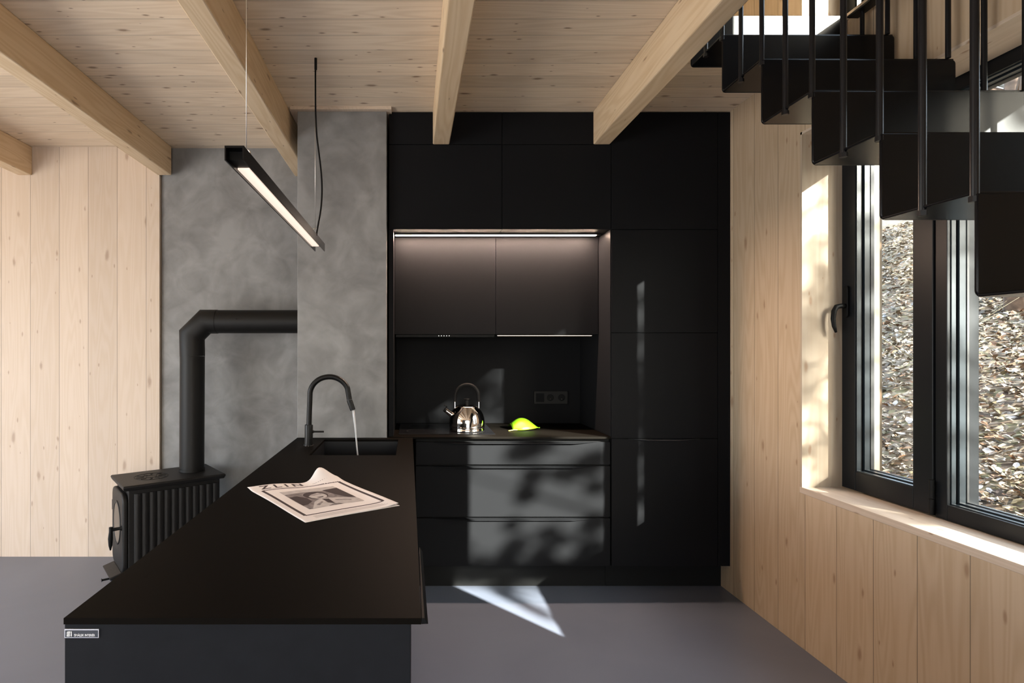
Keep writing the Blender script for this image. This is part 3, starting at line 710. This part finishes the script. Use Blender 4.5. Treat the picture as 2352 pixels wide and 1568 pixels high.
# masthead lettering, laid on the page
def lettering(s, size, u0, v0, usize, vsize, mat, name, shear=.0, bold=0):
    bm = text_mesh(s, 1, shear=shear, bold=bold); xs = [v.co.x for v in bm.verts]; ys = [v.co.y for v in bm.verts]
    x0, x1, y0, y1 = min(xs), max(xs), min(ys), max(ys)
    for v in bm.verts:
        u = u0 + usize * (v.co.x - x0) / (x1 - x0); w = v0 + vsize * (1 - (v.co.y - y0) / (y1 - y0))
        v.co = npos(u, w, LI + .0002)
    return obj(name, bm, mat, pg)
lettering('Z L I N', 1, .10, .022, .46, .072, M_INK, 'masthead', bold=.03)
for tb in ([strip(.11, .102 + .011 * k, .60 - .1 * k, .102 + .011 * k, .004) for k in range(2)] +
    [strip(.66, .085, .90, .085, .006)] + [strip(.14, .905 + .014 * k, .86 + .02 * k, .905 + .014 * k, .005) for k in range(4)]):
    obj('text_line', tb, M_INK2, pg)

# ------------------------------------------------------------------ stove and its pipe
SXC, SYC, SZT = -1.525, 3.565, .648
st = thing('wood_stove', 'black cast iron wood stove between the island and the grey wall', 'stove', (SXC, SYC, 0), R(37))
HL, HW = .285, .190                                        # local x runs along the ribbed side, the door is at -x
bm = bmesh.new(); zt = SZT
for (ax, ay, z) in ((0, 0, 0),):
    prof = [(HL, HW, zt - .030), (HL + .004, HW + .004, zt - .022), (HL + .010, HW + .010, zt - .008), (HL + .004, HW + .004, zt)]
    rings = []
    for (x, y, z) in prof: rings.append([bm.verts.new(p) for p in ((-x, -y, z), (x, -y, z), (x, y, z), (-x, y, z))])
    for a, b in zip(rings, rings[1:]):
        for j in range(4): k = (j + 1) % 4; bm.faces.new((a[j], a[k], b[k], b[j]))
    bm.faces.new(rings[0]); bm.faces.new(rings[-1])
obj('top_plate', bm, M_CI, st, local=True, bevel=.004, seg=3)
bm = bmesh.new()
for r0, r1 in ((.094, .098), (.030, .034)):
    b2 = lathe(bmesh.new(), [(r0, 0), (r1, 0), (r1, .0015), (r0, .0015), (r0, 0)], (-.10, 0, zt), 40); bm = join(bm, b2)
for k in range(10):
    a = k * math.pi / 5; b2 = bmesh.new(); c, s = math.cos(a), math.sin(a)
    tube(b2, [(-.10 + c * .042, s * .042, zt + .0005), (-.10 + c * .062 - s * .012, s * .062 + c * .012, zt + .0005), (-.10 + c * .086, s * .086, zt + .0005)], .0022, 6); bm = join(bm, b2)
obj('cooking_plate', bm, M_PLAS, st, local=True)
bm = B(-HL + .025, HL - .02, -HW + .022, HW - .022, .12, zt - .03); obj('body', bm, M_CI, st, local=True, bevel=.004)
# ribbed side panels
for s in (-1, 1):
    bm = bmesh.new(); pts = []; n = 12; L0, L1 = -HL + .055, HL - .025; yb = HW - .024
    for k in range(n * 8 + 1):
        tq = k / (n * 8); x = L0 + (L1 - L0) * tq; pts.append((x, s * (yb + .006 + .009 * abs(math.sin(math.pi * tq * n)) ** .6)))
    pts += [(L1, s * (yb - .004)), (L0, s * (yb - .004))]
    prism(bm, pts, 'z', .15, zt - .055); obj('ribbed_side', bm, M_CI, st, local=True, smooth='auto')
# door with rounded outline and oval glass
xf = -HL + .025
bm = bmesh.new(); out = rrect(-HW + .026, HW - .026, .135, zt - .055, .055, 8)
prism(bm, out, 'x', xf - .030, xf); dr = obj('door', bm, M_CI, st, local=True, bevel=.010, seg=4, smooth='auto')
bm = bmesh.new(); prism(bm, [(.155 * .64 * math.cos(R(a)) * (1), .40 + .118 * math.sin(R(a))) for a in range(0, 360, 12)], 'x', xf - .0325, xf - .029)
gz = obj('door_glass', bm, M_STG, dr, local=True)
bm = lathe(bmesh.new(), [(.99, -.0), (1.08, -.004), (1.10, .002), (1.0, .004), (.99, 0)], (0, 0, 0), 48)
for v in bm.verts: v.co = Vector((xf - .031 - v.co.z * .8, v.co.x * .099, .40 + v.co.y * .118))
obj('glass_rim', bm, M_CI, dr, local=True, smooth=True)
hy = -HW + .050
hn = obj('door_handle', tube(bmesh.new(), [(xf - .03, hy, .40), (xf - .040, hy, .40), (xf - .085, hy, .40)], [.016, .009, .010], 16), M_PLAS, dr, local=True, smooth='auto')
obj('grip', tube(bmesh.new(), [(xf - .085, hy, .415), (xf - .086, hy, .39), (xf - .088, hy, .35), (xf - .088, hy, .31), (xf - .088, hy, .285)], [.011, .010, .013, .010, .004], 14), M_PLAS, hn, local=True, smooth=True)
for z in (.28, .47):
    obj('hinge', tube(bmesh.new(), [(xf - .020, HW - .020, z - .03), (xf - .020, HW - .020, z + .03)], .010, 12), M_CI, dr, local=True, smooth='auto')
bm = prism(bmesh.new(), [(xf + .02, .120), (xf - .085, .105), (xf - .090, .118), (xf - .03, .135), (xf + .02, .140)], 'y', -.12, .12)
obj('ash_lip', bm, M_CI, st, local=True, bevel=.004)
obj('air_slider', tube(bmesh.new(), [(xf - .08, -.05, .092), (xf - .115, -.05, .092), (xf - .12, -.05, .092)], [.006, .006, .011], 12), M_PLAS, st, local=True, smooth='auto')
for sx in (-1, 1):
    for sy in (-1, 1):
        x = sx * (HL - .05); y = sy * (HW - .05)
        pts = [(x, y, .135), (x + sx * .022, y + sy * .018, .10), (x + sx * .038, y + sy * .03, .06), (x + sx * .036, y + sy * .028, .025), (x + sx * .052, y + sy * .04, .0)]
        bm = tube(bmesh.new(), pts, [.034, .028, .019, .015, .020], 12)
        for v in bm.verts: v.co.z = max(v.co.z, 0)
        obj('leg', bm, M_CI, st, local=True, smooth=True)
pb0 = Vector((-1.420, 3.672, SZT))
fp = thing('flue_pipe', 'thick black stove pipe bending into the grey column', 'stove pipe', pb0)
pr = .076; ptop = PX(441, 739, 3.672)
cc = PX(441.5, 785, 3.672)
c1 = PX(441, 768, 3.672); c2 = PX(476, 739, 3.672)
obj('vertical_pipe', tube(bmesh.new(), [pb0 + Vector((.0, 0, .001)), PX(442, 818, 3.672)], pr, 36), M_PI, fp, smooth='auto')
obj('collar', tube(bmesh.new(), [pb0 + Vector((0, 0, .001)), pb0 + Vector((0, 0, .018))], pr + .004, 36), M_PI, fp, smooth='auto')
obj('elbow', tube(bmesh.new(), [PX(442, 818, 3.672), PX(441, 769, 3.672), PX(472, 738.5, 3.672), PX(500, 738.5, 3.672)], pr + .0012, 36), M_PI, fp, smooth='auto')
e = PX(683, 738.5, 3.672)
obj('horizontal_pipe', tube(bmesh.new(), [PX(500, 738.5, 3.672), Vector((-.6645, e.y, e.z))], pr - .001, 36), M_PI, fp, smooth='auto')
obj('pipe_screw', tube(bmesh.new(), [PX(543, 732, 3.594), PX(543, 732, 3.588)], .004, 10), M_PLAS, fp, smooth='auto')

# ------------------------------------------------------------------ pendant lamp
LX1 = -.4585; LX0 = LX1 - .0530; LZ1 = CH + .556; LZ0 = LZ1 - .040; LY0, LY1 = 1.553, 2.997
lt = thing('pendant_lamp', 'slim black linear pendant lamp glowing warm over the island', 'pendant lamp', ((LX0 + LX1) / 2, 2.27, LZ1))
# folded housing: inverted channel
w = .004
bm = bmesh.new()
prism(bm, [(LX0, LZ0), (LX0 + w, LZ0), (LX0 + w, LZ1 - .006), (LX1 - w, LZ1 - .006), (LX1 - w, LZ0), (LX1, LZ0), (LX1, LZ1), (LX0, LZ1)], 'y', LY0, LY1 - .06)
prism(bm, [(LX0, LZ0), (LX0 + w, LZ0), (LX0 + w, LZ1 ), (LX0, LZ1)], 'y', LY1 - .06, LY1)
prism(bm, [(LX1 - w, LZ0), (LX1, LZ0), (LX1, LZ1), (LX1 - w, LZ1)], 'y', LY1 - .06, LY1)
obj('housing', bm, M_ST, lt)
obj('inner_profile', B(LX0 + .0042, LX1 - .0042, LY0 + .03, LY1 - .08, LZ0 + .011, LZ1 - .0062), M_PLAS, lt)
obj('diffuser', B(LX0 + .0055, LX1 - .013, LY0 + .10, LY1 - .11, LZ0 + .006, LZ0 + .011), M_LAMP, lt)
for (hx, hy2, zt2) in ((-.485, 1.668, LZ1), (-.4685, 2.755, LZ1)):
    wv = obj('suspension_wire', tube(bmesh.new(), [(hx, hy2, LZ1 + .028), (hx, hy2, ZC)], .0013, 8), M_WIRE, lt, smooth=True)
    ring_ = [(hx + .011 * math.cos(R(a)), hy2, LZ1 + .017 + .013 * math.sin(R(a))) for a in range(-90, 271, 20)]
    obj('hook', tube(bmesh.new(), ring_, .0022, 8), M_WIRE, lt, smooth=True)
obj('ceiling_cup', tube(bmesh.new(), [(-.4615, 2.73, ZC - .055), (-.4615, 2.73, ZC - .0)], .0065, 16), M_PLAS, lt, smooth='auto')
cab = [PX(x, y, 2.745) for x, y in ((724.5, 150), (724.5, 200), (725, 260), (727.5, 310), (733, 355), (738, 400), (739.5, 440), (737, 480), (731, 515), (728, 532), (727, 541))]
def smoothp(p, n=5):
    out = []
    for i in range(len(p) - 1):
        a, b, c, d = p[max(i - 1, 0)], p[i], p[i + 1], p[min(i + 2, len(p) - 1)]
        for k in range(n):
            s = k / n; out.append(.5 * ((2 * b) + (c - a) * s + (2 * a - 5 * b + 4 * c - d) * s * s + (-a + 3 * b - 3 * c + d) * s ** 3))
    return out + [p[-1]]
obj('power_cable', tube(bmesh.new(), smoothp(cab), .0042, 10), M_PLAS, lt, smooth=True)

# ------------------------------------------------------------------ staircase
GO, RI = .2453, .2185
sc = thing('staircase', 'black folded steel staircase with thin rods beside the right window', 'staircase', (1.5, -.5, 0))
k = 0
zs = [(2.427 - GO * i, 2.6325 - RI * i) for i in range(13)]      # riser depth, level of its foot
for i, (y, z) in enumerate(zs):
    if z < -.05: break
    z0 = max(z, 0.0)
    obj('riser', prism(bmesh.new(), rrect(ST0, ST1, z0, z + RI, .014, 5, (1, 0, 1, 1)), 'y', y - .004, y + .004), M_ST, sc, bevel=.002, smooth='auto')
    if z > .03:
        bm = B(ST0, ST1, y - GO + .0035, y - .0035, z, z + .007)
        obj('tread', bm, M_ST, sc, bevel=.002)
def lev(y):                                                       # tread level at depth y
    i = math.floor((2.427 - y) / GO + 1e-6)
    return zs[i][1]
bys = [2.300, 2.1775, 2.054, 1.931, 1.809, 1.687, 1.564, 1.442, 1.3205, 1.197, 1.074, .951, .829, .706, .584, .461, .339, .216, .094, -.029, -.152, -.274, -.397]
nl = 0
for i, y in enumerate(bys):
    z = lev(y + .006) if y > -.45 else 0
    b_ = obj('baluster', tube(bmesh.new(), [(ST0 + .004, y + .010, z - .010), (ST0 + .004, y + .010, 3.785 - (2.43 - y - .010) * RI / GO)], .0078, 14), M_RD, sc, smooth='auto')
    obj('nut', tube(bmesh.new(), [(ST0 + .004, y + .010, z - .016), (ST0 + .004, y + .010, z - .004)], .0105, 6), M_RD, b_)
for y in bys[:9]:
    z = lev(y + .006)
    obj('baluster', tube(bmesh.new(), [(1.824, y + .004, z + .006), (1.824, y + .004, 2.797)], .0078, 14), M_RD, sc, smooth='auto')
obj('wall_rail', B(1.798, 1.845, .9, 2.352, 2.797, 2.806), M_RD, sc, bevel=.001)
n_ = 12
hr = [(ST0 + .004, bys[0] + .01, lev(bys[0]) + 1.04), (ST0 + .004, bys[22] + .01, .23 + 1.04)]
a = Vector((ST0 + .004, 2.43, 2.849 + .93)); b = Vector((ST0 + .004, -.40, 2.849 + .93 - (2.83) * RI / GO))
bm = bmesh.new(); d = Vector((0, 0, .012)); sdx = Vector((.022, 0, 0))
vs = [bm.verts.new(p + s * sdx + q * d) for p in (a, b) for s in (-1, 1) for q in (-1, 1)]
for f in ((0, 1, 3, 2), (4, 6, 7, 5), (0, 4, 5, 1), (2, 3, 7, 6), (0, 2, 6, 4), (1, 5, 7, 3)): bm.faces.new([vs[j] for j in f])
obj('handrail', bm, M_RD, sc)

# ------------------------------------------------------------------ outdoors
def gz_(x, y):
    s = .37
    h = -.16
    if x > 2.6: h += s * (x - 2.6) - .06 * max(0, x - 40)
    h += .10 * math.sin(x * .9 + y * .4) * min(1, max(0, (x - 2.6) / 3)) + .05 * math.sin(x * 2.1 - y * 1.7) * min(1, max(0, (x - 2.6) / 3))
    return h
bm = bmesh.new()
xs = [-60, -30, -15, -8, -4.8] + [-4.8 + .6 * k for k in range(1, 12)] + [2.6 + .35 * k for k in range(60)] + [24 + 1.5 * k for k in range(30)]
ys = [-50, -30, -20] + [-14 + .5 * k for k in range(80)] + [27, 32, 40, 60]
grid = [[bm.verts.new((x, y, gz_(x, y))) for y in ys] for x in xs]
for i in range(len(xs) - 1):
    for j in range(len(ys) - 1): bm.faces.new((grid[i][j], grid[i + 1][j], grid[i + 1][j + 1], grid[i][j + 1]))
g = obj('ground', bm, M_GR, smooth=True); g['kind'] = 'structure'
# fallen leaves
bm = bmesh.new(); rnd = random.Random(3)
for k in range(60000):
    d = 2.4 + 30 * rnd.random() ** 2.1; ang = R(rnd.uniform(8, 62))
    x = 1.2 + d * math.cos(ang); y = d * math.sin(ang) * 1.05 + .4
    if x < 2.75: continue
    z = gz_(x, y) + rnd.uniform(.005, .03) + .002 * d; L = rnd.uniform(.012, .030) * (1 + .10 * d); Wd = L * rnd.uniform(.4, .75)
    m = Matrix.Translation((x, y, z)) @ Euler((rnd.uniform(-.45, .45), rnd.uniform(-.45, .45) - .34, rnd.uniform(0, 6.28))).to_matrix().to_4x4()
    c = rnd.uniform(-.3, .5) * L
    v = [bm.verts.new(m @ Vector(p)) for p in ((-L, 0, 0), (-L * .3, -Wd, c), (L * .5, -Wd * .7, c), (L, 0, 0), (L * .5, Wd * .7, c), (-L * .3, Wd, c))]
    bm.faces.new((v[0], v[1], v[2], v[3])); bm.faces.new((v[0], v[3], v[4], v[5]))
o = obj('fallen_leaves', bm, M_LIT2); o['kind'] = 'stuff'; tag(o, 'brown and grey fallen leaves covering the slope outside the window', 'leaves')
tag(obj('timber_post', B(2.262, 2.366, 2.86, 2.98, -.2, 2.9), M_PO, bevel=.004), 'pale square timber post standing outside the right window', 'post')
# bare trees on the slope
def tree(x, y, h, r, mat, label, group, seed, lean=.0, br=9, name='bare_tree', cat='tree'):
    rn = random.Random(seed); z = gz_(x, y) - .1
    t = thing(name, label, cat, (x, y, z), group=group)
    pts = [Vector((x + lean * q * h + .05 * math.sin(q * 7 + seed) * h * .1, y + .04 * math.cos(q * 5 + seed) * h * .1, z + q * h)) for q in [i / 9 for i in range(10)]]
    obj('trunk', tube(bmesh.new(), pts, [r * (1 - .8 * i / 9) for i in range(10)], 10), mat, t, smooth=True)
    bm = bmesh.new()
    for k in range(br):
        q = rn.uniform(.22, .95); p = pts[min(int(q * 9), 8)].lerp(pts[min(int(q * 9) + 1, 9)], q * 9 % 1); a = rn.uniform(0, 6.28); L = h * .30 * (1.15 - q) * rn.uniform(.6, 1.3)
        d = Vector((math.cos(a), math.sin(a), rn.uniform(.1, .9))); rb = max(.003, r * (1 - .8 * q) * .35)
        e1 = p + d * L * .5; e2 = e1 + (d + Vector((rn.uniform(-.4, .4), rn.uniform(-.4, .4), .3))) * L * .5
        tube(bm, [p, e1, e2], [rb, rb * .6, rb * .2], 6)
        for s in range(2):
            dd = Vector((rn.uniform(-1, 1), rn.uniform(-1, 1), rn.uniform(0, 1))).normalized() * L * .35
            tube(bm, [e1, e1 + dd], [rb * .4, rb * .1], 5)
    obj('branches', bm, mat if r > .05 else M_TWIG, t, smooth=True)
    return t
rt = random.Random(21)
tree(4.75, 5.35, 2.6, .016, M_TWIG, 'thin leafless sapling on the slope left of the window mullion', 'saplings', 5, br=16, name='sapling')
tree(3.9, 4.3, 1.0, .007, M_TWIG, 'small bent twig growing in front of the sapling', 'saplings', 8, lean=.35, br=7, name='sapling')
for i, (x, y) in enumerate(((8.8, 8.3), (10.6, 10.6), (13.0, 12.9), (9.5, 6.2), (12, 9.0), (11.2, 6.9), (14.5, 10.8), (16, 9.2), (13.6, 7.2), (18, 12.6), (19, 10.2), (21, 14.5), (22, 11.6), (17.0, 14.8), (24, 16.5), (12.5, 11.6), (20, 8.6), (25, 12.8), (15.5, 6.4))):
    tree(x, y, rt.uniform(9, 14), rt.uniform(.10, .2), (M_BARK, M_BARK2)[i % 2], 'tall slender forest tree on the slope beyond the window', 'forest trees up the slope', 40 + i, lean=rt.uniform(-.03, .03), br=16)
# the pine that dapples the sunlight
def needles(bm, c, r, n, rn):
    for _ in range(n):
        while True:
            p = Vector((rn.uniform(-1, 1), rn.uniform(-1, 1), rn.uniform(-1, 1)))
            if p.length < 1: break
        p = c + Vector((p.x * r, p.y * r, p.z * r * .8)); s = r * rn.uniform(.10, .22)
        m = Euler((rn.uniform(0, 6.28), rn.uniform(0, 6.28), rn.uniform(0, 6.28))).to_matrix()
        v = [bm.verts.new(p + m @ Vector(q)) for q in ((-s, 0, 0), (0, -s * .5, 0), (s, 0, 0), (0, s * .5, 0))]
        bm.faces.new(v)
# (x, z) where each tuft's shadow falls on the plane of the cupboard fronts, and its radius
TUFTS = [(.644, .835, .085), (.75, .873, .08), (.669, .579, .06), (.713, .694, .06), (.935, .702, .055), (.853, .707, .045), (1.058, .768, .08),
         (1.073, .62, .055), (.794, .349, .06), (.879, .311, .045), (1.058, .398, .07), (.58, .398, .045), (.598, .273, .07), (.769, .232, .06),
         (1.06, .247, .08), (.291, .702, .04), (.30, .255, .045), (.27, .135, .075), (.37, .14, .075), (.47, .135, .075), (.57, .14, .075), (.67, .135, .075), (.77, .14, .075), (.87, .135, .075), (.97, .14, .075),
         (1.07, .135, .08), (.53, .0, .05), (.51, -.08, .045), (.49, -.15, .045), (.62, .03, .05),
         (1.90, .55, .13), (1.90, .75, .13), (1.90, .95, .13), (1.90, 1.15, .13), (1.90, 1.35, .13), (1.90, 1.55, .13), (1.90, 1.75, .13), (1.90, 1.95, .13), (1.34, 1.11, .07), (1.34, .98, .07), (1.34, .85, .08), (1.34, .58, .055), (.88, 1.62, .10), (.88, 1.45, .10), (.84, 1.28, .09), (.74, 1.55, .12),  # the rightmost tufts are added to shade the outdoor post
         (.62, 1.42, .12), (.70, 1.22, .10), (.52, 1.24, .10), (1.10, 1.35, .03)]
rn = random.Random(5); B0 = Vector((8.3, -3.6, 0)); B0.z = gz_(B0.x, B0.y) - .1
t = thing('pine_tree', 'evergreen pine in the direction of the sun outside the right window', 'tree', B0)
pts = [B0 + Vector((.03 * i, 0, 7.0 * i / 8)) for i in range(9)]
obj('trunk', tube(bmesh.new(), pts, [.13 * (1 - .8 * i / 8) for i in range(9)], 10), M_BARK, t, smooth=True)
bb = bmesh.new(); nb = bmesh.new()
THIN = [(1.40 + .05 * (k % 3), .38 + .055 * k, .080) for k in range(31)]  # sparse tufts added to dim the sun on the window reveal
for (x, z, r) in TUFTS + THIN:
    c = Vector((x, YF, z)) - SUN * (9.0 + rn.uniform(-.6, .6))
    p = Vector((B0.x + .08, B0.y, max(c.z - .25, B0.z + .3))); tube(bb, [p, p.lerp(c, .6) + Vector((0, 0, .05)), c], [.016, .010, .005], 6)
    needles(nb, c, r * 1.12, 380 if (x, z, r) in TUFTS else 105, rn)
for k in range(40):                                        # the rest of the crown, clear of the window's sunbeam
    a_ = rn.uniform(0, 6.28); h_ = rn.uniform(3.9, 7.0); q_ = (7.6 - h_) * .35
    c = B0 + Vector((math.cos(a_) * q_, math.sin(a_) * q_, h_)); needles(nb, c, rn.uniform(.2, .35), 160, rn)
    tube(bb, [Vector((B0.x + .1, B0.y, c.z - .2)), c], [.02, .006], 6)
obj('branches', bb, M_BARK, t, smooth=True); obj('needles', nb, M_NEED, t)
